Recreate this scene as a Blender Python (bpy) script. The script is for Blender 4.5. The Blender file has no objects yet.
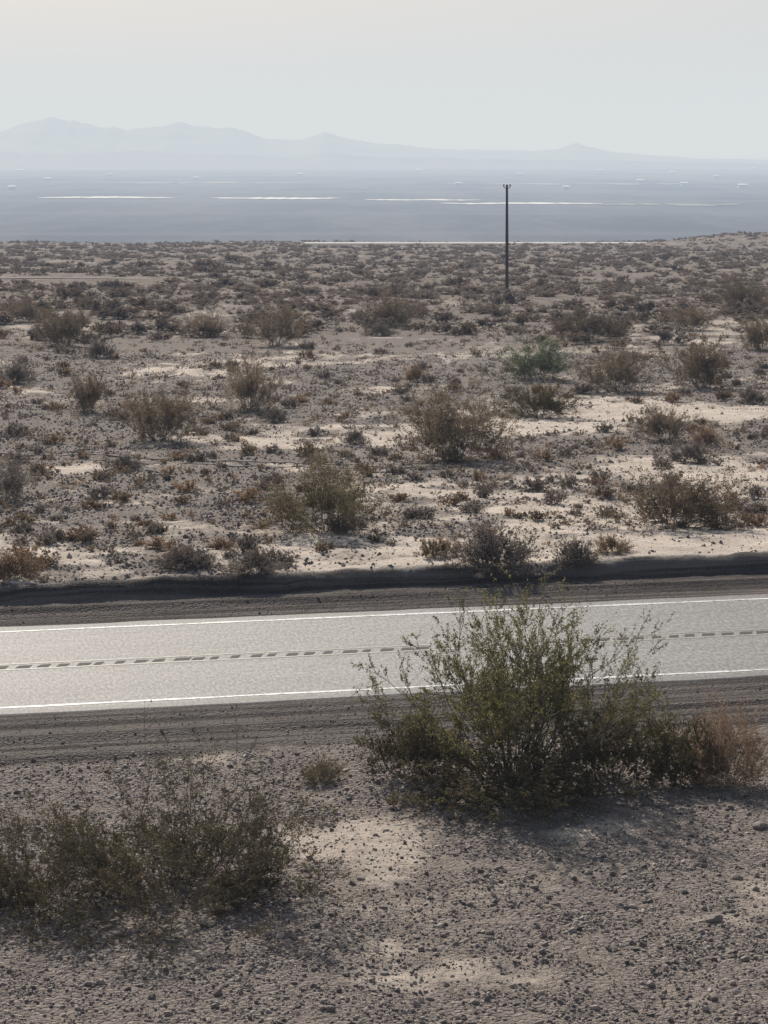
import bpy, math, random
import numpy as np
from mathutils import Vector
R=math.radians
scn=bpy.context.scene; col=scn.collection
scn.view_settings.view_transform='Standard'; scn.view_settings.look='None'
scn.view_settings.exposure=0
F=2560.0; CH=10.0; HZ=150.0
# ---------------------------------------------------------------- noise
def _h(ix,iy,seed):
    n=(ix*374761393+iy*668265263+seed*1274126177)&0xffffffff
    n=((n^(n>>13))*1274126177)&0xffffffff
    return ((n^(n>>16))&0xffff)/65535.0
def vn(x,y,seed=0):
    x=np.asarray(x,float); y=np.asarray(y,float)
    ix=np.floor(x).astype(np.int64); iy=np.floor(y).astype(np.int64)
    fx=x-ix; fy=y-iy; fx=fx*fx*(3-2*fx); fy=fy*fy*(3-2*fy)
    a=_h(ix,iy,seed); b=_h(ix+1,iy,seed); c=_h(ix,iy+1,seed); d=_h(ix+1,iy+1,seed)
    return (a*(1-fx)+b*fx)*(1-fy)+(c*(1-fx)+d*fx)*fy
def fbm(x,y,seed=0,o=4):
    s=0;a=.5;t=0
    for i in range(o):
        s=s+a*vn(x*2**i,y*2**i,seed+i*7); t+=a; a*=.5
    return s/t
def sst(a,b,x):
    u=np.clip((x-a)/(b-a),0,1); return u*u*(3-2*u)
# ---------------------------------------------------------------- terrain
RA=R(13.5); cs,sn=math.cos(RA),math.sin(RA)
PY=[60,90,153,228,400,700,760,1000,1400,1800,70000]
PZ=[0,-.45,-1.7,-3.1,-7.3,-15.4,-19,-33,-51,-60,-60]
def zf(x,y):
    x=np.asarray(x,float); y=np.asarray(y,float)
    t=-x*sn+y*cs
    z=np.interp(y,PY,PZ)
    u=np.clip((27-y)/29,0,1); z=z+8.4*u*u*(3-2*u)
    off=1-sst(41.2,42.6,t)*(1-sst(56.0,57.5,t))
    near=1-sst(90,220,y)
    z=z+off*near*(.24*(fbm(x/7,y/7,3)-.5)+.15*(fbm(x/1.6,y/1.6,5)-.5)+.08*(fbm(x/.45,y/.45,9,2)-.5))
    z=z+sst(90,220,y)*(1-sst(720,900,y))*(1.1*(fbm(x/38,y/50,13)-.5))
    w=.12*(fbm(x/1.2,y/1.2,21)-.5)
    tt=t+w*1.5+.25*(fbm(x/6,y/6,23)-.5)
    z=z+.40*sst(56.5,57.2,tt)*(1-sst(60,95,y))
    z=z+.15*np.exp(-((tt-55.35)/.25)**2)+.04*np.exp(-((tt-54.85)/.12)**2)
    z=z-.05*np.exp(-((t-44.7)/.3)**2)+.08*np.exp(-((t+w*3-42.3)/.3)**2)+.04*np.exp(-((t+w-43.6)/.10)**2)-.03*np.exp(-((t+w-43.3)/.12)**2)+.03*np.exp(-((t+w-42.95)/.09)**2)
    z=z+3.0*np.exp(-((x-95)/22)**2-((y-640)/60)**2)
    return z
DS=np.geomspace(28,715,6000)
def at(px,py):
    X=(px-384)/F*DS; p=HZ+F*(CH-zf(X,DS))/DS
    i=np.argmax(p<=py) if (p<=py).any() else len(DS)-1
    return X[i],DS[i]
patches=[]
for (px,py,w,h,a) in [(400,850,130,55,.9),(640,965,230,45,.85),(735,890,80,50,.8),(560,890,150,30,.5),(250,985,140,28,.5),(440,925,120,38,.7),(330,840,60,40,.5),(40,960,60,30,.35),(600,825,200,20,.5),
        (560,505,210,34,1.2),(700,545,160,28,1.15),(430,545,180,28,1.05),(210,468,120,12,1.1),(640,470,140,18,1.05),(150,576,240,10,1.1),(600,570,280,14,1.25),(90,468,60,10,.8),(330,500,70,16,.6),
        (380,392,80,9,.9),(650,412,150,11,1.1),(170,372,100,10,.5),(80,552,160,12,.9),(380,440,120,14,.8),(690,335,120,9,.5),(130,330,110,7,.3),(500,350,100,8,.4),(520,430,90,9,.8),
        (120,515,200,18,-.6),(60,430,90,20,-.3),(90,960,110,60,-.3),(420,485,60,8,.6)]:
    X,d=at(px,py); patches.append((X,d,w*d/F,h*d*d/(F*(CH+.5)),a))
def sandf(x,y):
    v=1.4*(fbm(x/5.5+3,y/6.5,31)-.5)+1.2*(fbm(x/.9,y/1.1,37,4)-.5)
    for (X,d,rx,ry,a) in patches:
        q=((x-X)/rx)**2+((y-d)/ry)**2
        v=v+a*.5*np.exp(-np.clip(q,0,40))
    return sst(-.12,.65,v)
# ---------------------------------------------------------------- mesh helpers
def mesh_np(name,V,Fc,smooth=False):
    V=np.ascontiguousarray(V,dtype=np.float32); Fc=np.ascontiguousarray(Fc,dtype=np.int32)
    me=bpy.data.meshes.new(name); n,k=Fc.shape
    me.vertices.add(len(V)); me.vertices.foreach_set('co',V.ravel())
    me.loops.add(n*k); me.loops.foreach_set('vertex_index',Fc.ravel())
    me.polygons.add(n); me.polygons.foreach_set('loop_start',np.arange(0,n*k,k,dtype=np.int32))
    me.polygons.foreach_set('use_smooth',np.full(n,smooth,dtype=bool))
    me.update(calc_edges=True)
    return me
def ob(name,me,mat=None,parent=None,kind=None,label=None,cat=None,group=None):
    o=bpy.data.objects.new(name,me); col.objects.link(o)
    if mat and me: me.materials.append(mat)
    if parent: o.parent=parent
    tag(o,label,cat,group,kind); return o
def tag(o,label=None,cat=None,group=None,kind=None):
    if label: o['label']=label
    if cat: o['category']=cat
    if group: o['group']=group
    if kind: o['kind']=kind
def tubes(S,sides=3):
    S=np.array(S,float); p0=S[:,0:3];p1=S[:,3:6];r0=S[:,6];r1=S[:,7]
    d=p1-p0; d/=np.linalg.norm(d,axis=1)[:,None]+1e-9
    a=np.where(np.abs(d[:,2:3])<.9,np.array([[0,0,1.]]),np.array([[1.,0,0]]))
    u=np.cross(d,a); u/=np.linalg.norm(u,axis=1)[:,None]+1e-9; v=np.cross(d,u)
    n=len(S); V=np.zeros((n,2*sides,3)); Fc=[]
    for k in range(sides):
        an=2*math.pi*k/sides; w=u*math.cos(an)+v*math.sin(an)
        V[:,k]=p0+w*r0[:,None]; V[:,sides+k]=p1+w*r1[:,None]
        Fc.append([k,(k+1)%sides,sides+(k+1)%sides,sides+k])
    Fc=np.array(Fc)[None]+(np.arange(n)*2*sides)[:,None,None]
    return V.reshape(-1,3),Fc.reshape(-1,4)
def leaves(P,size,rng,asp=2.4):
    P=np.array(P); n=len(P)
    a=rng.normal(size=(n,3)); a[:,2]=a[:,2]*.8+.5; a/=np.linalg.norm(a,axis=1)[:,None]
    b=rng.normal(size=(n,3)); b=np.cross(a,b); b/=np.linalg.norm(b,axis=1)[:,None]
    s=(size*rng.uniform(.55,1.4,n))[:,None]
    V=np.stack([P-a*s*asp*.5,P+b*s*.5,P+a*s*asp*.5,P-b*s*.5],1)
    Fc=np.arange(n*4).reshape(n,4)
    return V.reshape(-1,3),Fc
def grow(seed,nst,L0,tilt,kids,leafn,lsize,r0=.02,up=.10,sides=3,spreadr=.15,wig=.09,ang=.5,sect=None,lj=.05,cl=(.32,.58),lmin=.25,asp=2.4,rmin=.0025,lr=(.6,1.05)):
    rng=np.random.default_rng(seed); S=[];P=[]; LV=len(kids)
    def br(p,d,L,r,lev):
        n=5 if lev==0 else 3
        pts=[p]
        for i in range(n):
            d=d+rng.normal(0,wig,3)+np.array([0,0,up*(1 if lev==0 else .6)])
            d=d/math.sqrt(d[0]*d[0]+d[1]*d[1]+d[2]*d[2]); q=p+d*L/n
            if q[2]<.04: q[2]=.04+rng.uniform(0,.05)
            ra=r*(1-.75*i/n); rb=r*(1-.75*(i+1)/n)
            S.append((*p,*q,ra,rb)); p=q; pts.append(p)
        pts=np.array(pts)
        if lev<LV:
            for k in range(kids[lev]):
                f=rng.uniform(.3,1)*n; i=min(int(f),n-1); q=pts[i]+(pts[i+1]-pts[i])*(f-i)
                cd=d+rng.normal(0,ang,3); cd[2]+=.15; cd/=math.sqrt(float(cd@cd))
                br(q,cd,L*rng.uniform(*cl),max(r*.45,rmin),lev+1)
        if lev>=LV-1 and leafn:
            m=leafn if lev==LV else leafn//2
            f=rng.uniform(lmin,1.0,m)*n; i=np.minimum(f.astype(int),n-1)
            P.append(pts[i]+(pts[i+1]-pts[i])*(f-i)[:,None]+rng.normal(0,lj*L0*.4,(m,3)))
    for k in range(nst):
        az=rng.uniform(0,2*math.pi) if sect is None else rng.uniform(*sect)
        ti=R(rng.uniform(*tilt)); L=L0*rng.uniform(*lr)
        d=np.array([math.sin(ti)*math.cos(az),math.sin(ti)*math.sin(az),math.cos(ti)])
        rr=rng.uniform(0,spreadr)
        br(np.array([rr*math.cos(az),rr*math.sin(az),-.03]),d,L,r0*rng.uniform(.6,1.1),0)
    VS,FS=tubes(S,sides)
    if P:
        P=np.concatenate(P); P[:,2]=np.maximum(P[:,2],.02)
        VL,FL=leaves(P,lsize,rng,asp)
    else: VL,FL=np.zeros((0,3)),np.zeros((0,4),int)
    return VS,FS,VL,FL
# ---------------------------------------------------------------- materials
def newmat(name):
    m=bpy.data.materials.new(name); m.use_nodes=True; nt=m.node_tree; nt.nodes.clear()
    return m,nt,nt.nodes,nt.links
def mixc(nt,fac,a,b,bt='MIX'):
    n=nt.nodes.new('ShaderNodeMix'); n.data_type='RGBA'; n.blend_type=bt
    for s,v in ((0,fac),(6,a),(7,b)):
        if hasattr(v,'links'): nt.links.new(v,n.inputs[s])
        else: n.inputs[s].default_value=v if s==0 else (*v,1)
    return n.outputs[2]
def mth(nt,op,a,b=None,c=None,clamp=False):
    n=nt.nodes.new('ShaderNodeMath'); n.operation=op; n.use_clamp=clamp
    for i,v in enumerate((a,b,c)):
        if v is None: continue
        if hasattr(v,'links'): nt.links.new(v,n.inputs[i])
        else: n.inputs[i].default_value=v
    return n.outputs[0]
def mrange(nt,v,a,b,c=0,d=1):
    n=nt.nodes.new('ShaderNodeMapRange'); n.interpolation_type='SMOOTHSTEP'
    nt.links.new(v,n.inputs[0])
    for i,x in enumerate((a,b,c,d)): n.inputs[i+1].default_value=x
    return n.outputs[0]
def noise(nt,vec,scale,detail=3,rough=.55):
    n=nt.nodes.new('ShaderNodeTexNoise'); n.inputs['Scale'].default_value=scale
    n.inputs['Detail'].default_value=detail; n.inputs['Roughness'].default_value=rough
    nt.links.new(vec,n.inputs['Vector']); return n.outputs['Fac']
def vscale(nt,vec,s):
    n=nt.nodes.new('ShaderNodeVectorMath'); n.operation='MULTIPLY'
    nt.links.new(vec,n.inputs[0]); n.inputs[1].default_value=s; return n.outputs[0]
def dot(nt,vec,v):
    n=nt.nodes.new('ShaderNodeVectorMath'); n.operation='DOT_PRODUCT'
    nt.links.new(vec,n.inputs[0]); n.inputs[1].default_value=v; return n.outputs['Value']
def roadvec(nt,pos,a,b):
    c=nt.nodes.new('ShaderNodeCombineXYZ')
    nt.links.new(mth(nt,'MULTIPLY',dot(nt,pos,(cs,sn,0)),a),c.inputs[0])
    nt.links.new(mth(nt,'MULTIPLY',dot(nt,pos,(-sn,cs,0)),b),c.inputs[1]); return c.outputs[0]
def finish(nt,colr,rough=.9,bump=None,bs=.5,bd=.05,spec=.3):
    p=nt.nodes.new('ShaderNodeBsdfPrincipled'); o=nt.nodes.new('ShaderNodeOutputMaterial')
    if hasattr(colr,'links'): nt.links.new(colr,p.inputs['Base Color'])
    else: p.inputs['Base Color'].default_value=(*colr,1)
    p.inputs['Roughness'].default_value=rough
    p.inputs['Specular IOR Level'].default_value=spec
    if bump is not None:
        b=nt.nodes.new('ShaderNodeBump'); b.inputs['Strength'].default_value=bs; b.inputs['Distance'].default_value=bd
        nt.links.new(bump,b.inputs['Height']); nt.links.new(b.outputs[0],p.inputs['Normal'])
    nt.links.new(p.outputs[0],o.inputs[0])
def ground_mat():
    m,nt,ns,lk=newmat('desert_ground')
    g=ns.new('ShaderNodeNewGeometry'); pos=g.outputs['Position']
    at_=ns.new('ShaderNodeAttribute'); at_.attribute_name='sand'; sand=at_.outputs['Fac']
    t=dot(nt,pos,(-sn,cs,0)); y=dot(nt,pos,(0,1,0))
    n1=noise(nt,pos,9,4,.8); n2=noise(nt,pos,.9,3); n4=noise(nt,pos,3.1,4,.75)
    vo=ns.new('ShaderNodeTexVoronoi'); vo.inputs['Scale'].default_value=16; lk.new(pos,vo.inputs['Vector'])
    sep=ns.new('ShaderNodeSeparateColor'); lk.new(vo.outputs['Color'],sep.inputs[0])
    grav=mixc(nt,sep.outputs[0],(.145,.122,.11),(.41,.353,.31))
    grav=mixc(nt,mrange(nt,n1,.35,.65),grav,(.25,.212,.188))
    grav=mixc(nt,mrange(nt,n4,.54,.68,0,.6),grav,(.14,.118,.106))
    sandc=mixc(nt,mrange(nt,n2,.3,.7),(.76,.66,.56),(.58,.50,.42))
    sandn=mixc(nt,mrange(nt,n2,.3,.7),(.60,.515,.435),(.46,.395,.335))
    sandc=mixc(nt,mrange(nt,y,40,56),sandn,sandc)
    sandc=mixc(nt,mrange(nt,n1,.49,.68,0,.75),sandc,(.28,.236,.20))
    sf=mth(nt,'ADD',sand,mth(nt,'MULTIPLY',mth(nt,'SUBTRACT',n1,.5),1.3))
    sf=mth(nt,'ADD',sf,mth(nt,'MULTIPLY',mth(nt,'SUBTRACT',n4,.5),1.4))
    sf=mrange(nt,sf,.12,.86)
    c=mixc(nt,sf,grav,sandc)
    fm=noise(nt,vscale(nt,pos,(.6,.10,1)),1,5,.75)
    farc=mixc(nt,mrange(nt,fm,.38,.62),(.185,.15,.128),(.265,.218,.188))
    farc=mixc(nt,mth(nt,'MULTIPLY',sf,.25),farc,(.48,.41,.35))
    c=mixc(nt,mrange(nt,y,125,250,0,.97),c,farc)
    wob=mth(nt,'ADD',t,mth(nt,'MULTIPLY',mth(nt,'SUBTRACT',n2,.5),1.0))
    rv=noise(nt,roadvec(nt,pos,.07,4.5),1,4,.6)
    sh=mixc(nt,mrange(nt,rv,.42,.58),(.055,.048,.044),(.17,.148,.135))
    sh=mixc(nt,mth(nt,'MULTIPLY',sep.outputs[1],.22),sh,(.22,.19,.17))
    band=mth(nt,'MULTIPLY',mrange(nt,wob,41.6,42.0),mrange(nt,wob,57.0,57.3,1,0))
    c=mixc(nt,band,c,sh)
    va=noise(nt,vscale(nt,pos,(.0045,.0007,0)),1,5,.7)
    vb=noise(nt,vscale(nt,pos,(.00025,.0022,0)),1,4,.6)
    val=mixc(nt,mrange(nt,va,.36,.64),(.035,.042,.05),(.12,.12,.122))
    val=mixc(nt,mrange(nt,vb,.50,.64,0,.45),val,(.16,.155,.155))
    c=mixc(nt,mrange(nt,y,760,1100),c,val)
    bmp=mth(nt,'ADD',n1,mth(nt,'MULTIPLY',mth(nt,'MULTIPLY',vo.outputs['Distance'],-.8),mth(nt,'SUBTRACT',1.0,sf)))
    finish(nt,c,.95,bmp,1.0,.06,.1); return m
def leafmat(name,c1,c2,c3,tr=.35):
    m,nt,ns,lk=newmat(name)
    g=ns.new('ShaderNodeNewGeometry'); oi=ns.new('ShaderNodeObjectInfo')
    c=mixc(nt,g.outputs['Random Per Island'],c1,c2)
    nz=noise(nt,g.outputs['Position'],2.2,2); c=mixc(nt,mrange(nt,nz,.4,.7,0,.7),c,c3)
    h=ns.new('ShaderNodeHueSaturation'); lk.new(c,h.inputs['Color'])
    lk.new(mth(nt,'MULTIPLY_ADD',oi.outputs['Random'],.4,.8),h.inputs['Value'])
    d=ns.new('ShaderNodeBsdfDiffuse'); tl=ns.new('ShaderNodeBsdfTranslucent'); mx=ns.new('ShaderNodeMixShader')
    lk.new(h.outputs[0],d.inputs[0]); lk.new(h.outputs[0],tl.inputs[0]); mx.inputs[0].default_value=tr
    lk.new(d.outputs[0],mx.inputs[1]); lk.new(tl.outputs[0],mx.inputs[2])
    o=ns.new('ShaderNodeOutputMaterial'); lk.new(mx.outputs[0],o.inputs[0]); return m
def stonemat(name,a,b,rough=.75,spec=.4):
    m,nt,ns,lk=newmat(name); g=ns.new('ShaderNodeNewGeometry')
    r=ns.new('ShaderNodeValToRGB'); lk.new(g.outputs['Random Per Island'],r.inputs[0])
    e=r.color_ramp.elements; e[0].color=(*a,1); e[1].color=(*b,1)
    x=e.new(.6); x.color=(*[(p*.6+q*.4) for p,q in zip(a,b)],1)
    c=mixc(nt,mrange(nt,noise(nt,g.outputs['Position'],30,2),.3,.7,0,.3),r.outputs[0],(.2,.165,.145))
    finish(nt,c,rough,None,spec=spec); return m
def plain(name,c1,c2,scale=4,rough=.85,spec=.3):
    m,nt,ns,lk=newmat(name); g=ns.new('ShaderNodeNewGeometry')
    nz=noise(nt,g.outputs['Position'],scale,4,.6)
    finish(nt,mixc(nt,mrange(nt,nz,.3,.7),c1,c2),rough,None,spec=spec); return m
def roadmat():
    m,nt,ns,lk=newmat('worn_asphalt'); g=ns.new('ShaderNodeNewGeometry'); pos=g.outputs['Position']
    t=dot(nt,pos,(-sn,cs,0))
    st=noise(nt,roadvec(nt,pos,.05,2.2),1,4,.6); pat=noise(nt,roadvec(nt,pos,.35,.6),1,3); fine=noise(nt,roadvec(nt,pos,17,5),1,3,.8)
    c=mixc(nt,mrange(nt,st,.3,.7),(.150,.147,.146),(.215,.211,.208))
    c=mixc(nt,mrange(nt,pat,.42,.70,0,.6),c,(.135,.131,.129))
    c=mixc(nt,mrange(nt,fine,.36,.52,.75,0),c,(.34,.335,.33))
    c=mixc(nt,mrange(nt,fine,.48,.62,0,.8),c,(.06,.057,.056))
    vo=ns.new('ShaderNodeTexVoronoi'); vo.feature='DISTANCE_TO_EDGE'; vo.inputs['Scale'].default_value=1
    dv=ns.new('ShaderNodeVectorMath'); dv.operation='ADD'; lk.new(roadvec(nt,pos,.16,.10),dv.inputs[0])
    nn=ns.new('ShaderNodeTexNoise'); nn.inputs['Scale'].default_value=1.3; lk.new(pos,nn.inputs['Vector'])
    sc=vscale(nt,nn.outputs['Color'],(.25,.25,0)); lk.new(sc,dv.inputs[1]); lk.new(dv.outputs[0],vo.inputs['Vector'])
    cr=mrange(nt,vo.outputs['Distance'],.0015,.004,.45,0)
    c=mixc(nt,cr,c,(.06,.055,.05))
    e=mth(nt,'ABSOLUTE',mth(nt,'SUBTRACT',t,49.75)); c=mixc(nt,mrange(nt,e,3.75,3.95,0,.45),c,(.08,.072,.07))
    finish(nt,c,.68,fine,.9,.008,.42); return m
def paintmat(name,c1,lo=.42,hi=.62):
    m,nt,ns,lk=newmat(name); g=ns.new('ShaderNodeNewGeometry'); pos=g.outputs['Position']
    nz=noise(nt,pos,7,4,.8)
    finish(nt,mixc(nt,mrange(nt,nz,lo,hi,0,.9),c1,(.2,.195,.19)),.55,None); return m
M={}
M['ground']=ground_mat(); M['road']=roadmat()
M['white']=paintmat('worn_white_paint',(.82,.82,.80),.48,.62); M['yellow']=paintmat('worn_yellow_paint',(.38,.35,.28))
M['groove']=plain('painted_groove',(.035,.033,.032),(.07,.066,.064),20)  # flat sheets on the asphalt; groove darkness is put into this colour
M['creo']=leafmat('creosote_leaf',(.17,.16,.068),(.37,.335,.15),(.11,.102,.05),.48)
M['darkcreo']=leafmat('dark_olive_twig_leaf',(.12,.10,.057),(.235,.20,.115),(.082,.07,.043),.38)
M['olive']=leafmat('olive_brown_leaf',(.15,.125,.075),(.28,.235,.14),(.12,.10,.065),.42)
M['creobrown']=leafmat('brown_creosote_leaf',(.18,.138,.095),(.32,.255,.18),(.145,.115,.082),.42)
M['farbrown']=leafmat('hazy_brown_leaf',(.22,.17,.138),(.31,.25,.205),(.19,.15,.125),.4)  # paler brown for far shrubs, distance haze mixed into the colour
M['green']=leafmat('hazy_green_leaf',(.17,.205,.12),(.28,.315,.19),(.15,.17,.11),.42)  # green brightened with haze put into the leaf colour
M['grey']=leafmat('grey_scrub_leaf',(.22,.185,.16),(.35,.30,.26),(.17,.145,.125),.35)
M['tan']=leafmat('tan_dry_leaf',(.29,.20,.135),(.43,.315,.22),(.24,.17,.115),.4)
M['stem']=plain('grey_bark',(.12,.10,.08),(.24,.2,.16),25)
M['drystem']=plain('dry_twig',(.24,.18,.13),(.38,.30,.22),25)
M['stone']=stonemat('foreground_stone',(.08,.066,.06),(.50,.42,.365))
M['stone2']=stonemat('mid_stone',(.09,.075,.067),(.40,.34,.295))
M['stone3']=stonemat('roadside_stone',(.05,.044,.04),(.2,.175,.155))
M['wood']=plain('weathered_pole_wood',(.05,.042,.035),(.09,.075,.06),6)
M['porcelain']=plain('glazed_porcelain',(.5,.48,.45),(.6,.58,.55),6,.3)
M['mount']=plain('bare_rock_slope',(.04,.042,.05),(.09,.088,.092),.003)
M['streak']=plain('pale_streak',(.75,.75,.72),(.9,.9,.88),.01)
M['farroad']=plain('distant_pale_pavement',(.42,.41,.40),(.52,.5,.48),.1)
M['bank']=plain('road_embankment_soil',(.16,.13,.115),(.26,.22,.19),.3)
M['track']=plain('dirt_track_soil',(.10,.085,.076),(.15,.127,.113),.4)
M['palefield']=plain('pale_valley_field',(.17,.168,.165),(.23,.225,.215),.004)
M['field']=plain('irrigated_field',(.10,.14,.07),(.17,.2,.10),.01)
M['wall']=plain('white_metal_wall',(.7,.7,.7),(.85,.85,.85),.05)
M['roof']=plain('pale_metal_roof',(.8,.8,.8),(.9,.9,.9),.05)
# ---------------------------------------------------------------- ground sheet
def axis(a,b,step,g,lo,hi):
    c=list(np.arange(a,b,step)); s=step; v=c[-1]
    while v<hi: s*=g; v+=s; c.append(v)
    s=step; v=a; pre=[]
    while v>lo: s*=(1.12 if lo>-1000 else g); v-=s; pre.append(v)
    return np.array(pre[::-1]+c)
xa=axis(-10,10,.13,1.025,-30000,30000); ya=axis(25,63,.11,1.018,-300,64000)
GX,GY=np.meshgrid(xa,ya); GZ=zf(GX,GY)
nx,ny=len(xa),len(ya)
V=np.stack([GX.ravel(),GY.ravel(),GZ.ravel()],1)
i=np.arange(ny-1)[:,None]*nx+np.arange(nx-1)[None]
Fc=np.stack([i,i+1,i+nx+1,i+nx],-1).reshape(-1,4)
me=mesh_np('ground',V,Fc,True)
a=me.attributes.new('sand','FLOAT','POINT'); a.data.foreach_set('value',sandf(GX,GY).ravel().astype(np.float32))
ob('ground',me,M['ground'],kind='structure')
# ---------------------------------------------------------------- road
def rp(s,t,z): return (s*cs-t*sn,s*sn+t*cs,z)
def strip(t0,t1,z,s0=-600,s1=600,n=240,wob=0,seed=0):
    ss=np.linspace(s0,s1,n); V=[]
    for s in ss:
        w0=wob*(float(vn(s*1.3,0,seed))-.5); w1=wob*(float(vn(s*1.3,9,seed+1))-.5)
        V.append(rp(s,t0+w0,z)); V.append(rp(s,t1+w1,z))
    Fc=[[2*k,2*k+2,2*k+3,2*k+1] for k in range(n-1)]
    return np.array(V),np.array(Fc)
V,Fc=strip(45.6,53.95,.016,-60,90,900,.10,3)
V2=V.copy(); V2[:,2]=-.05; V2[0::2]-=np.array([-sn,cs,0])*.15; V2[1::2]+=np.array([-sn,cs,0])*.15
n=len(V)//2; side=[]
for k in range(n-1):
    side.append([2*k+len(V),2*k+2+len(V),2*k+2,2*k]); side.append([2*k+1,2*k+3,2*k+3+len(V),2*k+1+len(V)])
me=mesh_np('road',np.vstack([V,V2]),np.vstack([Fc,np.array(side)]))
road=ob('road',me,M['road'],kind='structure')
for t0 in (46.07,53.34):
    V,Fc=strip(t0,t0+.12,.021,-60,90,2200,.05,int(t0)); ob('edge_line',mesh_np('edge_line',V,Fc),M['white'],road)
for t0 in (49.44,49.98):
    V,Fc=strip(t0,t0+.08,.021,-60,90,300); ob('centre_line',mesh_np('centre_line',V,Fc),M['yellow'],road)
def grooves(t0,t1,per,ln,sk=0,z=.030,seed=0):
    V=[];Fc=[];rg=random.Random(seed); s=-60
    while s<90:
        j=rg.uniform(-.04,.04); a=len(V); l=ln*rg.uniform(.6,1.3); q=rg.uniform(-.03,.03); e=rg.uniform(-.03,.03)
        V+= [rp(s+j,t0+q,z),rp(s+j+l,t0+e,z),rp(s+j+l+sk,t1+q,z),rp(s+j+sk,t1+e,z)]; Fc.append([a,a+1,a+2,a+3]); s+=per
    return np.array(V),np.array(Fc)
V,Fc=grooves(49.60,49.84,.38,.24,.10,.021); ob('rumble_strip',mesh_np('rumble_strip',V,Fc),M['groove'],road)
# ---------------------------------------------------------------- stones
ph=(1+5**.5)/2
ICO=np.array([(-1,ph,0),(1,ph,0),(-1,-ph,0),(1,-ph,0),(0,-1,ph),(0,1,ph),(0,-1,-ph),(0,1,-ph),(ph,0,-1),(ph,0,1),(-ph,0,-1),(-ph,0,1)])/math.sqrt(1+ph*ph)
IF=np.array([(0,11,5),(0,5,1),(0,1,7),(0,7,10),(0,10,11),(1,5,9),(5,11,4),(11,10,2),(10,7,6),(7,1,8),(3,9,4),(3,4,2),(3,2,6),(3,6,8),(3,8,9),(4,9,5),(2,4,11),(6,2,10),(8,6,7),(9,8,1)])
OC=np.array([(1,0,0),(0,1,0),(-1,0,0),(0,-1,0),(0,0,1),(0,0,-1)],float)
OF=np.array([(0,1,4),(1,2,4),(2,3,4),(3,0,4),(1,0,5),(2,1,5),(3,2,5),(0,3,5)])
def stones(x,y,r,rng,base=ICO,bf=IF,lift=.2):
    n=len(x); k=len(base)
    V=base[None]*(1+rng.uniform(-.32,.32,(n,k,1)))*rng.uniform([.8,.6,.5],[1.4,1.0,1.0],(n,3))[:,None,:]*r[:,None,None]
    a=rng.uniform(0,6.283,n); c,s=np.cos(a)[:,None],np.sin(a)[:,None]
    X=V[...,0]*c-V[...,1]*s; Y=V[...,0]*s+V[...,1]*c; Z=V[...,2]+rng.uniform(-.35,.35,(n,1))*V[...,0]
    z=zf(x,y)+r*lift
    V=np.stack([X+x[:,None],Y+y[:,None],Z+z[:,None]],-1).reshape(-1,3)
    Fc=(bf[None]+(np.arange(n)*k)[:,None,None]).reshape(-1,3)
    return V,Fc
rng=np.random.default_rng(4)
n=230000; y=rng.uniform(26,44,n); x=rng.uniform(-1,1,n)*(.15*y*1.25+.8)
t=-x*sn+y*cs; sd=sandf(x,y)
keep=(t<42.0)&(rng.random(n)<(1-.72*sd)*np.clip(-.15+1.6*fbm(x/.8,y/.6,77,3),0,1))
x,y=x[keep],y[keep]; r=np.clip(.0083*np.exp(rng.normal(0,.64,len(x))),.004,.055)
big_=r>.014
V,Fc=stones(x[big_],y[big_],r[big_],rng); ob('gravel',mesh_np('gravel',V,Fc),M['stone'],kind='stuff',label='mixed brown and grey stones strewn over the foreground ground',cat='gravel')
V,Fc=stones(x[~big_],y[~big_],r[~big_],rng,OC,OF); ob('fine_gravel',mesh_np('fine_gravel',V,Fc),M['stone'],kind='stuff',label='fine gravel grains between the larger foreground stones',cat='gravel')
n=14000; s=rng.uniform(-14,20,n); tt=np.where(rng.random(n)<.6,rng.uniform(41.7,45.4,n),rng.uniform(54.1,57.2,n))
x=s*cs-tt*sn; y=s*sn+tt*cs; r=np.clip(.009*np.exp(rng.normal(0,.5,n)),.005,.035)
V,Fc=stones(x,y,r,rng,OC,OF); ob('roadside_gravel',mesh_np('roadside_gravel',V,Fc),M['stone3'],kind='stuff',label='fine dark gravel on the graded strips along both road edges',cat='gravel')
n=160000; y=57+ (rng.random(n)**1.25)*90; x=rng.uniform(-1,1,n)*(.15*y*1.25+1)
t=-x*sn+y*cs; sd=sandf(x,y); keep=(t>57.2)&(rng.random(n)<(1-.88*sd)*np.clip(-.1+1.7*fbm(x/2,y/2,78,3),0,1))
x,y=x[keep],y[keep]; r=np.clip(.024*np.exp(rng.normal(0,.5,len(x))),.012,.12)
V,Fc=stones(x,y,r,rng,OC,OF); ob('plain_gravel',mesh_np('plain_gravel',V,Fc),M['stone2'],kind='stuff',label='loose grey stones scattered on the desert plain beyond the road',cat='gravel')
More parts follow.
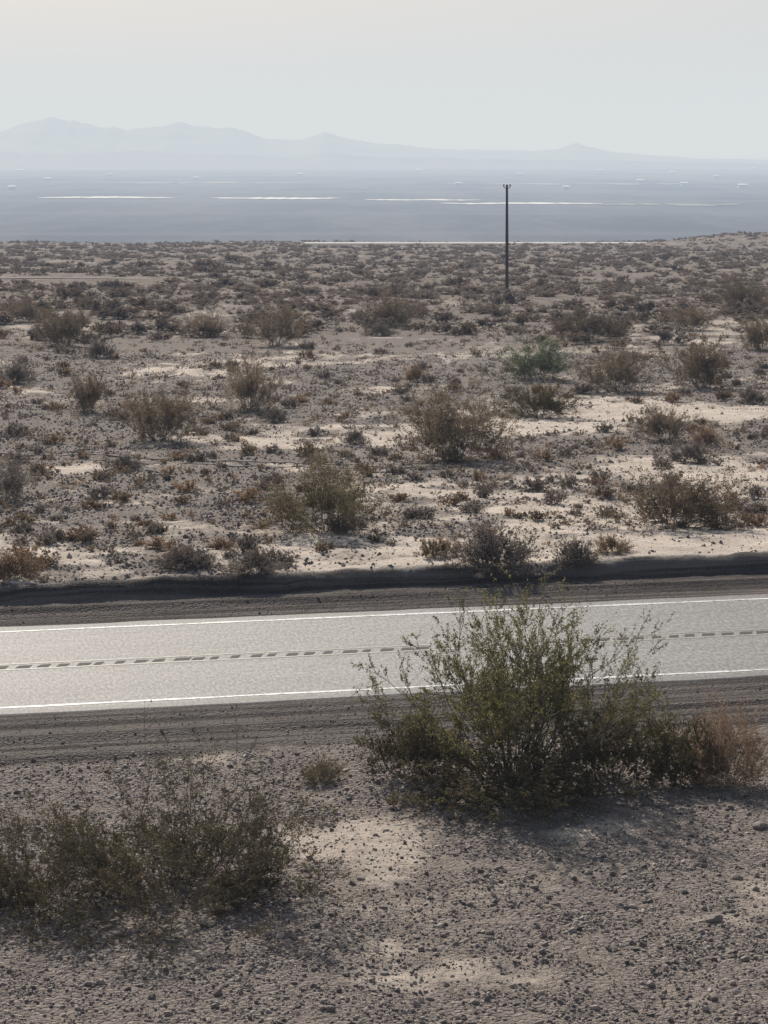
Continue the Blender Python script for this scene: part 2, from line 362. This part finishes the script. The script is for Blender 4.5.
def rock(px,py,r,label,group=None):
    X,d=at(px,py); rg=np.random.default_rng(int(px*7+py))
    b=ICO*(1+rg.uniform(-.2,.2,(12,1))); Vv=list(b); Ff=[]; mid={}
    def mp(a,c):
        k=(min(a,c),max(a,c))
        if k not in mid:
            v=(Vv[a]+Vv[c])/2; v=v/np.linalg.norm(v)*(np.linalg.norm(Vv[a])+np.linalg.norm(Vv[c]))/2*rg.uniform(.92,1.1); mid[k]=len(Vv); Vv.append(v)
        return mid[k]
    for f in IF:
        a,b_,c=f; p,q,s_=mp(a,b_),mp(b_,c),mp(c,a); Ff+=[(a,p,s_),(b_,q,p),(c,s_,q),(p,q,s_)]
    Vn=np.array(Vv)*np.array([1.25,.9,.62])*r
    o=ob('rock',mesh_np('rock',Vn,np.array(Ff)),M['stone'],label=label,cat='rock',group=group)
    o.location=(X,d,float(zf(X,d))+r*.22); o.rotation_euler=(0,0,rg.uniform(0,6))
rock(714,921,.10,'largest dark rock lying on the gravel near the lower right edge')
rock(737,879,.08,'brown rock on pale ground below the tan bush at the right edge')
rock(588,874,.06,'small rock at the front of the big bush shadow')
rock(760,828,.10,'rock at the far right edge just below the tan bush')
rock(361,880,.06,'small brown stone standing on the pale patch between the two foreground bushes')
for (px,py,r) in [(470,905,.05),(545,945,.05),(650,985,.06),(90,985,.06),(215,1003,.05),(385,975,.05),(620,905,.05),(690,870,.05),(330,1010,.06),(500,868,.045),(430,1000,.05),(745,960,.06)]:
    rock(px,py,r,'fist sized stone in the foreground gravel','loose stones in the foreground gravel')
# ---------------------------------------------------------------- bushes
def bounds(VS,VL):
    A=np.vstack([VS,VL]) if len(VL) else VS
    q=np.percentile(np.hypot(A[:,0],A[:,1]),96); return 2*q,np.percentile(A[:,2],99)
def variant(**k):
    VS,FS,VL,FL=grow(**k); w,h=bounds(VS,VL)
    return dict(s=mesh_np('stems',VS,FS),l=mesh_np('foliage',VL,FL) if len(VL) else None,w=w,h=h)
CACHE={}
def plant(name,var,px,py,wpx,hpx,leafm,stemm,label,cat='bush',group=None,rz=None,sink=.03):
    X,d=at(px,py); o=ob(name,None,label=label,cat=cat,group=group)
    o.location=(X,d,float(zf(X,d))-sink); sxy=wpx*d/F/var['w']; sz=hpx*d/F/var['h']
    o.scale=(sxy,sxy,sz); o.rotation_euler=(0,0,rz if rz is not None else (px*1.7+py)%6.28)
    for nm,me,mt in (('stems',var['s'],stemm),('foliage',var['l'],leafm)):
        if me is None: continue
        key=(me.name,mt.name)
        if key not in CACHE:
            m2=me.copy(); m2.materials.clear(); m2.materials.append(mt); CACHE[key]=m2
        c=bpy.data.objects.new(nm,CACHE[key]); col.objects.link(c); c.parent=o
    return o
big=variant(seed=11,nst=42,L0=2.5,tilt=(2,68),kids=(6,5,3),leafn=12,lsize=.019,r0=.021,up=.04,spreadr=.28,ang=.44,lj=.015,wig=.085,lmin=.1,rmin=.0038,lr=(.55,1.05))
plant('creosote_bush',big,514,784,284,188,M['creo'],M['stem'],'tallest green creosote bush with bare grey stems beside the near edge of the road',rz=.6)
lef=variant(seed=23,nst=66,L0=1.9,tilt=(32,88),kids=(6,5,3),leafn=9,lsize=.017,r0=.011,up=.03,spreadr=.9,ang=.55,lj=.016,wig=.09,rmin=.0038,lr=(.4,1.05))
plant('creosote_bush',lef,182,904,352,112,M['darkcreo'],M['stem'],'wide sprawling creosote bush with thin twigs at the lower left',rz=2.0)
wisp=variant(seed=29,nst=11,L0=2.0,tilt=(2,34),kids=(5,3),leafn=8,lsize=.017,r0=.009,up=.04,spreadr=.5,ang=.35,lj=.018,wig=.06,rmin=.004)
plant('creosote_bush',wisp,176,874,150,165,M['olive'],M['stem'],'slender upright twigs rising behind the sprawling bush at lower left')
low=variant(seed=31,nst=48,L0=1.2,tilt=(15,84),kids=(5,5,2),leafn=12,lsize=.018,r0=.009,up=.045,spreadr=.5,ang=.5,lj=.02,rmin=.003)
plant('low_shrub',low,408,779,116,66,M['olive'],M['stem'],'low green shrub hugging the left foot of the tallest bush')
plant('low_shrub',low,612,784,160,76,M['darkcreo'],M['stem'],'low dark shrub at the right foot of the tallest bush',rz=4)
plant('low_shrub',low,516,803,240,56,M['darkcreo'],M['stem'],'low dark skirt of twigs in front of the tallest bush',rz=1)  # low growth, also there to deepen the tall bush's cast shadow
plant('creosote_bush',lef,28,902,190,88,M['darkcreo'],M['stem'],'low wispy olive bush cut by the left edge, joined to the sprawling bush',rz=4.4)
dry=variant(seed=37,nst=80,L0=.9,tilt=(3,85),kids=(6,4),leafn=9,lsize=.012,r0=.005,up=.03,spreadr=.25,ang=.45,lj=.03)
plant('dry_shrub',dry,728,784,96,82,M['tan'],M['drystem'],'rounded tan dry bush at the right edge beside the tallest bush')
plant('dry_shrub',low,680,780,106,64,M['darkcreo'],M['stem'],'olive brown shrub between the tallest bush and the tan bush')
plant('dry_shrub',dry,322,782,50,26,M['olive'],M['stem'],'small straw coloured tuft on the verge left of the tallest bush')
mids=[variant(seed=41+k,nst=36,L0=1.9,tilt=(8,[76,80,74,84][k]),kids=(6,5),leafn=20,lsize=.024,r0=.013,up=.04,spreadr=.35,ang=.6,lj=.045,lr=(.5,1.0),wig=.11) for k in range(4)]
drm=[variant(seed=61+k,nst=60,L0=1.0,tilt=(3,86),kids=(6,4),leafn=8,lsize=.026,r0=.006,up=.02,spreadr=.25,ang=.45,lj=.04) for k in range(3)]
L=[('creosote_bush',0,325,531,140,76,'olive','olive brown bush on the pale flat just beyond the road, left of centre'),
('creosote_bush',1,457,460,134,72,'creobrown','broad brown bush near the middle of the plain'),
('creosote_bush',2,160,440,104,54,'creobrown','brown bush on gravel left of the middle of the plain'),
('creosote_bush',3,90,412,48,42,'creobrown','slim reddish bush near the left side of the plain'),
('creosote_bush',0,250,410,66,56,'creobrown','upright brown bush right of the slim reddish bush'),
('creosote_bush',1,275,346,68,42,'creobrown','dark brown bush far out, left of the utility pole'),
('palo_verde_shrub',1,536,380,88,42,'green','fresh green bush, the greenest on the plain'),
('creosote_bush',3,540,418,80,36,'darkcreo','low dark bush just below the fresh green bush'),
('creosote_bush',0,617,392,88,48,'creobrown','greyish brown bush to the right of the fresh green bush'),
('creosote_bush',2,700,388,78,50,'creobrown','brown bush near the right side, farther back'),
('creosote_bush',1,665,440,70,36,'creobrown','low brown bush near the right side above the dry spreading bush'),
('dry_shrub',3,678,528,150,58,'creobrown','dry spreading twiggy bush near the right side of the pale flat'),
('creosote_bush',1,12,500,56,42,'grey','grey bush cut by the left edge of the picture'),
('creosote_bush',3,66,346,68,38,'creobrown','brown bush far out near the left edge'),
('creosote_bush',0,388,326,70,34,'creobrown','brown bush far out, halfway to the utility pole'),
('creosote_bush',2,590,341,92,32,'creobrown','wide brown bush beyond the fresh green bush'),
('creosote_bush',1,742,308,68,32,'creobrown','brown bush far out at the right edge'),
('creosote_bush',3,762,350,50,36,'creobrown','dark bush cut by the right edge of the picture'),
('creosote_bush',0,205,337,60,26,'creobrown','low brown bush far out between two taller bushes at left'),
('creosote_bush',2,690,330,66,24,'creobrown','low brown bush in front of the far right bush'),
('creosote_bush',0,25,322,64,24,'creobrown','low bush below the dirt track at far left')]
for nm,v,px,py,w,h,mt,lb in L: plant(nm,mids[v],px,py,w,h,M[mt],M['stem'],lb)
L=[(495,572,98,46,'grey','rounded grey bush standing on the bank top behind the tallest bush'),
(185,568,66,20,'grey','low grey mound on the bank top at left'),(256,572,60,24,'grey','low grey mound on the bank top right of another grey mound'),
(15,578,66,28,'tan','rusty brown low bush on the bank top at the left edge'),(575,566,50,28,'grey','small twiggy grey bush right of the rounded grey bush'),
(612,552,44,18,'tan','small tan bush below the dry spreading bush'),(690,463,50,22,'grey','low grey mound under the orange brown mound at right'),
(706,446,36,20,'tan','orange brown rounded mound near the right side'),(15,383,46,22,'grey','grey mound at the left edge'),
(100,358,36,18,'grey','small grey mound below the far left bush'),(415,382,26,18,'tan','small tan mound in the middle of the plain'),
(380,336,34,14,'grey','small grey mound below the bush halfway to the pole'),(752,404,32,18,'grey','small grey mound near the right edge'),
(125,470,40,16,'grey','small grey mound below the brown bush at left'),(355,444,28,16,'grey','small grey mound left of the broad brown bush'),
(445,556,34,20,'tan','small tan bush left of the rounded grey bush'),(275,422,30,14,'grey','dark little mound at the foot of the upright brown bush')]
for k,(px,py,w,h,mt,lb) in enumerate(L): plant('dry_shrub',drm[k%3],px,py,w,h,M[mt],M['drystem'] if mt=='tan' else M['stem'],lb,'shrub')
def simple(seed,leafm,stemm,**k):
    VS,FS,VL,FL=grow(seed=seed,**k); w,h=bounds(VS,VL)
    V=np.vstack([VS,VL]); Fc=np.vstack([FS,FL+len(VS)]); me=mesh_np('shrub',V,Fc)
    me.materials.append(stemm); me.materials.append(leafm)
    mi=np.zeros(len(Fc),dtype=np.int32); mi[len(FS):]=1; me.polygons.foreach_set('material_index',mi); return me,w,h,V,Fc
farb=[simple(71+k,M[['farbrown','farbrown','grey','farbrown','creobrown'][k]],M['drystem'],nst=16,L0=1.6,tilt=(5,76),kids=(5,3),leafn=14,lsize=.065,r0=.012,up=.05,spreadr=.3,ang=.6,lj=.06) for k in range(5)]
small=[simple(81+k,M[['grey','tan','grey','creobrown'][k]],M['drystem'],nst=30,L0=.5,tilt=(5,86),kids=(3,),leafn=14,lsize=.034,r0=.005,up=.02,spreadr=.15,ang=.5,lj=.08) for k in range(4)]
def track_y(x): return 268+13*np.sin((x+70)/22)
def clear(x,y):   # keep the dirt track open
    ty=track_y(x); return (x<-24)&(y>ty-20)&(y<ty+8)
rg=np.random.default_rng(91)
cnt=0
while cnt<200:
    px=rg.uniform(-20,790); py=256+90*rg.random()**1.1
    X,d=at(px,py)
    if fbm(X/14,d/20,55)<.38 or clear(X,d): continue
    me,w,h,_,_=farb[rg.integers(5)]; o=ob('desert_shrub',me,label='brown shrub in the band of scrub around and beyond the utility pole',cat='shrub',group='brown shrubs far out on the plain')
    s=rg.uniform(.6,1.2); o.location=(X,d,float(zf(X,d))-.05); W=s*2.4; o.scale=(W/w,W/w,W*rg.uniform(.30,.44)/h); o.rotation_euler=(0,0,rg.uniform(0,6)); cnt+=1
cnt=0
while cnt<280:
    px=rg.uniform(-15,785); py=335+241*rg.random()**.85
    X,d=at(px,py)
    if -X*sn+d*cs<58.2 or sandf(X,d)>rg.uniform(.4,1.3): continue
    me,w,h,_,_=small[rg.integers(4)]; o=ob('scrub_tuft',me,label='small dry tuft on the open ground between the road and the larger shrubs',cat='shrub',group='small dry tufts on the plain')
    W=rg.uniform(.35,.95)*(.7+.3*d/90); o.location=(X,d,float(zf(X,d))-.02); o.scale=(W/w,W/w,W*rg.uniform(.35,.55)/h); o.rotation_euler=(0,0,rg.uniform(0,6)); cnt+=1
def replicate(V,Fc,x,y,sx,sz,rng):
    n=len(x); k=len(V); a=rng.uniform(0,6.283,n); c,s=(np.cos(a)*sx)[:,None],(np.sin(a)*sx)[:,None]
    X=V[None,:,0]*c-V[None,:,1]*s+x[:,None]; Y=V[None,:,0]*s+V[None,:,1]*c+y[:,None]; Z=V[None,:,2]*sz[:,None]+(zf(x,y)-.04)[:,None]
    return np.stack([X,Y,Z],-1).reshape(-1,3),(Fc[None]+(np.arange(n)*k)[:,None,None]).reshape(-1,4)
def stuff(name,label,n,ylo,yhi,pw,wr,leafm,seed,dense,hh=(.42,.6),**k):
    rng=np.random.default_rng(seed); VS,FS,VL,FL=grow(seed=seed,**k); w,h=bounds(VS,VL); V=np.vstack([VS,VL]); Fc=np.vstack([FS,FL+len(VS)])
    y=ylo+(yhi-ylo)*rng.random(n*3)**pw; x=rng.uniform(-1,1,n*3)*(.15*y*1.3+2)
    kp=(fbm(x/14,y/20,55)>dense)&((-x*sn+y*cs)>58.3)&~clear(x,y)&(sandf(x,y)<rng.uniform(.3,1.4,n*3)); x,y=x[kp][:n],y[kp][:n]
    W=rng.uniform(wr[0],wr[1],len(x)); V2,F2=replicate(V,Fc,x,y,W/w,W*rng.uniform(hh[0],hh[1],len(x))/h,rng)
    ob(name,mesh_np(name,V2,F2),leafm,kind='stuff',label=label,cat='scrub')
fk=dict(nst=8,L0=1.5,tilt=(5,78),kids=(4,),leafn=18,lsize=.11,r0=.015,up=.04,spreadr=.3,ang=.8,lj=.11)
stuff('distant_scrub','brown scrub covering the far plain up to its edge',3400,180,705,.9,(.8,2.5),M['farbrown'],101,.25,(.20,.32),**fk)
stuff('distant_grey_scrub','greyer scrub mixed into the far plain',1300,160,705,.95,(.7,2.1),M['grey'],102,.25,(.20,.32),**fk)
sk=dict(nst=9,L0=.4,tilt=(5,85),kids=(2,),leafn=8,lsize=.04,r0=.005,up=.02,spreadr=.12,ang=.6,lj=.09)
stuff('dry_groundcover','sparse dry stubble and tiny weeds on the plain beyond the road',4400,60,290,.9,(.18,.6),M['grey'],103,.25,(.35,.55),**sk)
stuff('brown_groundcover','brownish low weeds on the plain beyond the road',2200,60,290,.8,(.2,.75),M['creobrown'],105,.30,(.35,.55),**sk)
stuff('straw_groundcover','straw coloured stubble on the plain beyond the road',1800,60,270,1.0,(.15,.45),M['tan'],104,.30,(.35,.6),**sk)
# ---------------------------------------------------------------- utility pole
pX,pd=10.95,228.0; pz=float(zf(pX,pd))
po=ob('utility_pole',None,label='lone dark wooden utility pole standing on the desert plain',cat='pole'); po.location=(pX,pd,pz)
H=(CH-pz)-(185-150)/F*pd
V,Fc=tubes([(0,0,-.5,0,0,H*.5,.16,.14),(0,0,H*.5,0,0,H,.14,.10)],10); ob('shaft',mesh_np('shaft',V,Fc),M['wood'],po)
V,Fc=tubes([(0,0,H,0,0,H+.06,.12,.02)],10); ob('pole_cap',mesh_np('pole_cap',V,Fc),M['wood'],po)
for sx in (-.28,.28):
    V,Fc=tubes([(0,0,H-.35,sx,0,H-.2,.03,.03),(sx,0,H-.2,sx,0,H-.1,.03,.03)],6); b=ob('bracket',mesh_np('bracket',V,Fc),M['wood'],po)
    V,Fc=tubes([(sx,0,H-.12,sx,0,H-.04,.09,.10),(sx,0,H-.04,sx,0,H+.03,.06,.07),(sx,0,H+.03,sx,0,H+.09,.09,.03)],8); ob('insulator',mesh_np('insulator',V,Fc),M['porcelain'],b)
# ---------------------------------------------------------------- far road, dirt track, wheel ruts
def sheet(xs,y0,y1,dz,name,mat,**k):
    V=[];
    for a,p,q in zip(xs,y0,y1):
        V+= [(a,p,float(zf(a,p))+dz),(a,q,float(zf(a,q))+dz)]
    Fc=np.array([[2*i,2*i+2,2*i+3,2*i+1] for i in range(len(xs)-1)])
    return ob(name,mesh_np(name,np.array(V),Fc),mat,kind='structure',**k)
zr=-13.35
V=np.array([(-20,640,zr),(80,640,zr),(80,650,zr),(-20,650,zr)],float); fr=ob('far_road',mesh_np('far_road',V,np.array([(0,1,2,3)])),M['farroad'],kind='structure')
V=np.array([(-26,632,zr-3),(86,632,zr-3),(80,640,zr-.02),(-20,640,zr-.02),(86,660,zr-3),(-26,660,zr-3),(80,650,zr-.02),(-20,650,zr-.02)],float)
ob('embankment',mesh_np('embankment',V,np.array([(0,1,2,3),(4,5,7,6),(1,4,6,2),(5,0,3,7)])),M['bank'],fr)
xs=np.linspace(-90,-26,80); c0=track_y(xs); wd=3.2*np.sin(np.linspace(math.pi*.5,math.pi*.97,80)); sheet(xs,c0-wd,c0+wd,.12,'dirt_track',M['track'])
p0=at(-60,456); p1=at(440,474); xs=np.linspace(p0[0],p1[0],160); c0=p0[1]+(p1[1]-p0[1])*np.linspace(0,1,160)+.5*(fbm(xs/1.5,xs*0,88)-.5)
for dy in (0,1.5):
    wd=.13+.22*(fbm(xs/.7,xs*0+dy,89,2)-.4); wd=np.clip(wd,.02,.3)
    sheet(xs,c0+dy-wd,c0+dy+wd,.025,'wheel_rut',M['track'])
# ---------------------------------------------------------------- valley streaks
VZ=-60.0
def vd(py): return (CH-VZ)*F/(py-HZ)
def vpatch(px0,px1,py,th,name,mat,seed,lo=-.1,hi=1.6):
    d=vd(py); x0,x1=(px0-384)/F*d,(px1-384)/F*d; dep=th*d/(py-HZ); n=90; V=[]
    for i in range(n):
        f=i/(n-1); x=x0+(x1-x0)*f; e=math.sin(math.pi*min(max(f,.005),.995))**.5*dep*.5*max(.05,lo+hi*float(vn(f*22,0,seed)))
        c=d+dep*.5*(float(vn(f*5,5,seed))-.5); V+=[(x,c-e,VZ+.8),(x,c+e,VZ+.8)]
    Fc=np.array([[2*i,2*i+2,2*i+3,2*i+1] for i in range(n-1)])
    ob(name,mesh_np(name,np.array(V),Fc),mat,kind='structure')
for a in [(40,176,198,1.5,1),(210,342,198.5,1.6,2),(364,482,200.5,1.3,3),(440,602,204,1.5,4)]: vpatch(a[0],a[1],a[2],a[3],'valley_streak',M['streak'],a[4],.45,.8)  # bright pale strips across the valley floor
vpatch(600,745,205,2.6,'green_field',M['field'],9)
vpatch(90,300,183,1.2,'pale_field',M['palefield'],11); vpatch(430,700,184,1.4,'pale_field',M['palefield'],12)
for (px,py,w) in [(85,166,8),(372,168,8),(20,172,7),(742,188,8),(640,183,6),(684,186,6),(330,163,6),(215,165,5),(250,163,5),(110,176,5),(566,190,5),(48,181,6),(520,176,5),(752,170,5),(146,169,5),(300,176,5),(418,172,5),(458,186,5),(600,172,5),(672,174,5),(12,190,6),(716,178,5),(196,180,4)]:
    d=vd(py); X=(px-384)/F*d; W=w*d/F; D=W*1.2; Hh=max(W*.10,6)
    o=ob('distant_building',None,label='tiny white building far away in the hazy valley',cat='building',group='white buildings scattered in the valley'); o.location=(X,d,VZ)
    v=np.array([(-W/2,-D/2,-1),(W/2,-D/2,-1),(W/2,D/2,-1),(-W/2,D/2,-1),(-W/2,-D/2,Hh),(W/2,-D/2,Hh),(W/2,D/2,Hh),(-W/2,D/2,Hh)])
    f=np.array([(0,1,5,4),(1,2,6,5),(2,3,7,6),(3,0,4,7)]); ob('wall',mesh_np('wall',v,f),M['wall'],o)
    e=1.5; v=np.array([(-W/2-e,-D/2-e,Hh+.3),(W/2+e,-D/2-e,Hh+.3),(W/2+e,0,Hh+2),(-W/2-e,0,Hh+2),(W/2+e,D/2+e,Hh+.3),(-W/2-e,D/2+e,Hh+.3)])
    ob('roof',mesh_np('roof',v,np.array([(0,1,2,3),(3,2,4,5)])),M['roof'],o)
# ---------------------------------------------------------------- mountains
def mountains(name,d0,dep,pts,seed,amp,xr):
    px=[p[0] for p in pts]; py=[p[1] for p in pts]
    xs=np.linspace(-xr,xr,1100); ys=np.linspace(d0-dep,d0+dep,50)
    X,Y=np.meshgrid(xs,ys); P=384+X/d0*F
    top=np.interp(P,px,py); h=(HZ-top)/F*d0+CH-VZ
    h=h*(1+amp*(fbm(X/110,X*0+2,seed,5)-.5)*2)
    u=np.abs(Y-d0)/dep; prof=np.clip(1-u,0,1)**1.2
    rid=1-np.abs(2*fbm(X/500,Y/500,seed+3,5)-1)
    Z=VZ-4+h*prof*(1-.5*(1-rid)*np.clip(u*4,0,1))
    nx=len(xs); i=np.arange(len(ys)-1)[:,None]*nx+np.arange(nx-1)[None]
    ob(name,mesh_np(name,np.stack([X.ravel(),Y.ravel(),Z.ravel()],1),np.stack([i,i+1,i+nx+1,i+nx],-1).reshape(-1,4),True),M['mount'],kind='structure')
mountains('mountain_range',12500,1500,[(-1500,140),(-400,132),(-60,134),(0,127),(25,123),(50,112),(72,116),(95,125),(130,127),(180,122),(205,125),(235,125),(262,136),(300,136),(325,130),(345,137),(380,143),(450,147),(530,150),(560,147),(576,141),(600,147),(640,153),(700,157),(768,159),(1200,150),(2200,142)],5,.13,9000)
mountains('low_hills',9800,700,[(-1500,150),(-100,148),(0,150),(60,152),(130,149),(200,153),(280,154),(340,152),(420,155),(520,158),(600,158),(700,161),(768,162),(1200,158),(2200,150)],15,.2,7500)
# ---------------------------------------------------------------- haze layer: air over the whole plain, its own emission standing in for scattered sunlight
xw=32000; v=np.array([(-xw,-2500,-150),(xw,-2500,-150),(xw,62000,-150),(-xw,62000,-150),(-xw,-2500,600),(xw,-2500,600),(xw,62000,600),(-xw,62000,600)],float)
f=np.array([(3,2,1,0),(4,5,6,7),(0,1,5,4),(1,2,6,5),(2,3,7,6),(3,0,4,7)])
m,nt,ns,lk=newmat('glowing_haze'); o=ns.new('ShaderNodeOutputMaterial')
sg=np.array([.000140,.000162,.000208]); Lh=np.array([.70,.738,.748]); dn=.00022
ab=ns.new('ShaderNodeVolumeAbsorption'); ab.inputs['Density'].default_value=dn; ab.inputs['Color'].default_value=(*(1-sg/dn),1)
em=ns.new('ShaderNodeEmission'); em.inputs['Color'].default_value=(*(Lh*sg/dn),1); em.inputs['Strength'].default_value=dn
ad=ns.new('ShaderNodeAddShader'); lk.new(ab.outputs[0],ad.inputs[0]); lk.new(em.outputs[0],ad.inputs[1]); lk.new(ad.outputs[0],o.inputs['Volume'])
ob('sky_haze',mesh_np('sky_haze',v,f),m,kind='structure')
# ---------------------------------------------------------------- light, world, camera
el,azs=R(34),R(-15)
sd=Vector((math.sin(azs)*math.cos(el),math.cos(azs)*math.cos(el),math.sin(el)))
sun=bpy.data.lights.new('sun','SUN'); sun.energy=5.0; sun.angle=R(.6); sun.color=(1,.945,.885)
so=bpy.data.objects.new('sun',sun); col.objects.link(so); so.rotation_euler=(-sd).to_track_quat('-Z','Y').to_euler()
w=bpy.data.worlds.new('World'); scn.world=w; w.use_nodes=True; nt=w.node_tree
bg=nt.nodes['Background']; sky=nt.nodes.new('ShaderNodeTexSky'); sky.sky_type='NISHITA'; sky.sun_disc=False
sky.sun_elevation=el; sky.sun_rotation=azs; sky.dust_density=3; sky.altitude=100
nt.links.new(sky.outputs[0],bg.inputs[0]); bg.inputs[1].default_value=.06
cam=bpy.data.cameras.new('camera'); cam.lens=90; cam.sensor_width=36; cam.sensor_fit='AUTO'; cam.shift_y=-(512-HZ)/1024; cam.clip_end=120000; cam.clip_start=.5
co=bpy.data.objects.new('camera',cam); col.objects.link(co); co.location=(0,0,CH); co.rotation_euler=(R(90),0,0); scn.camera=co
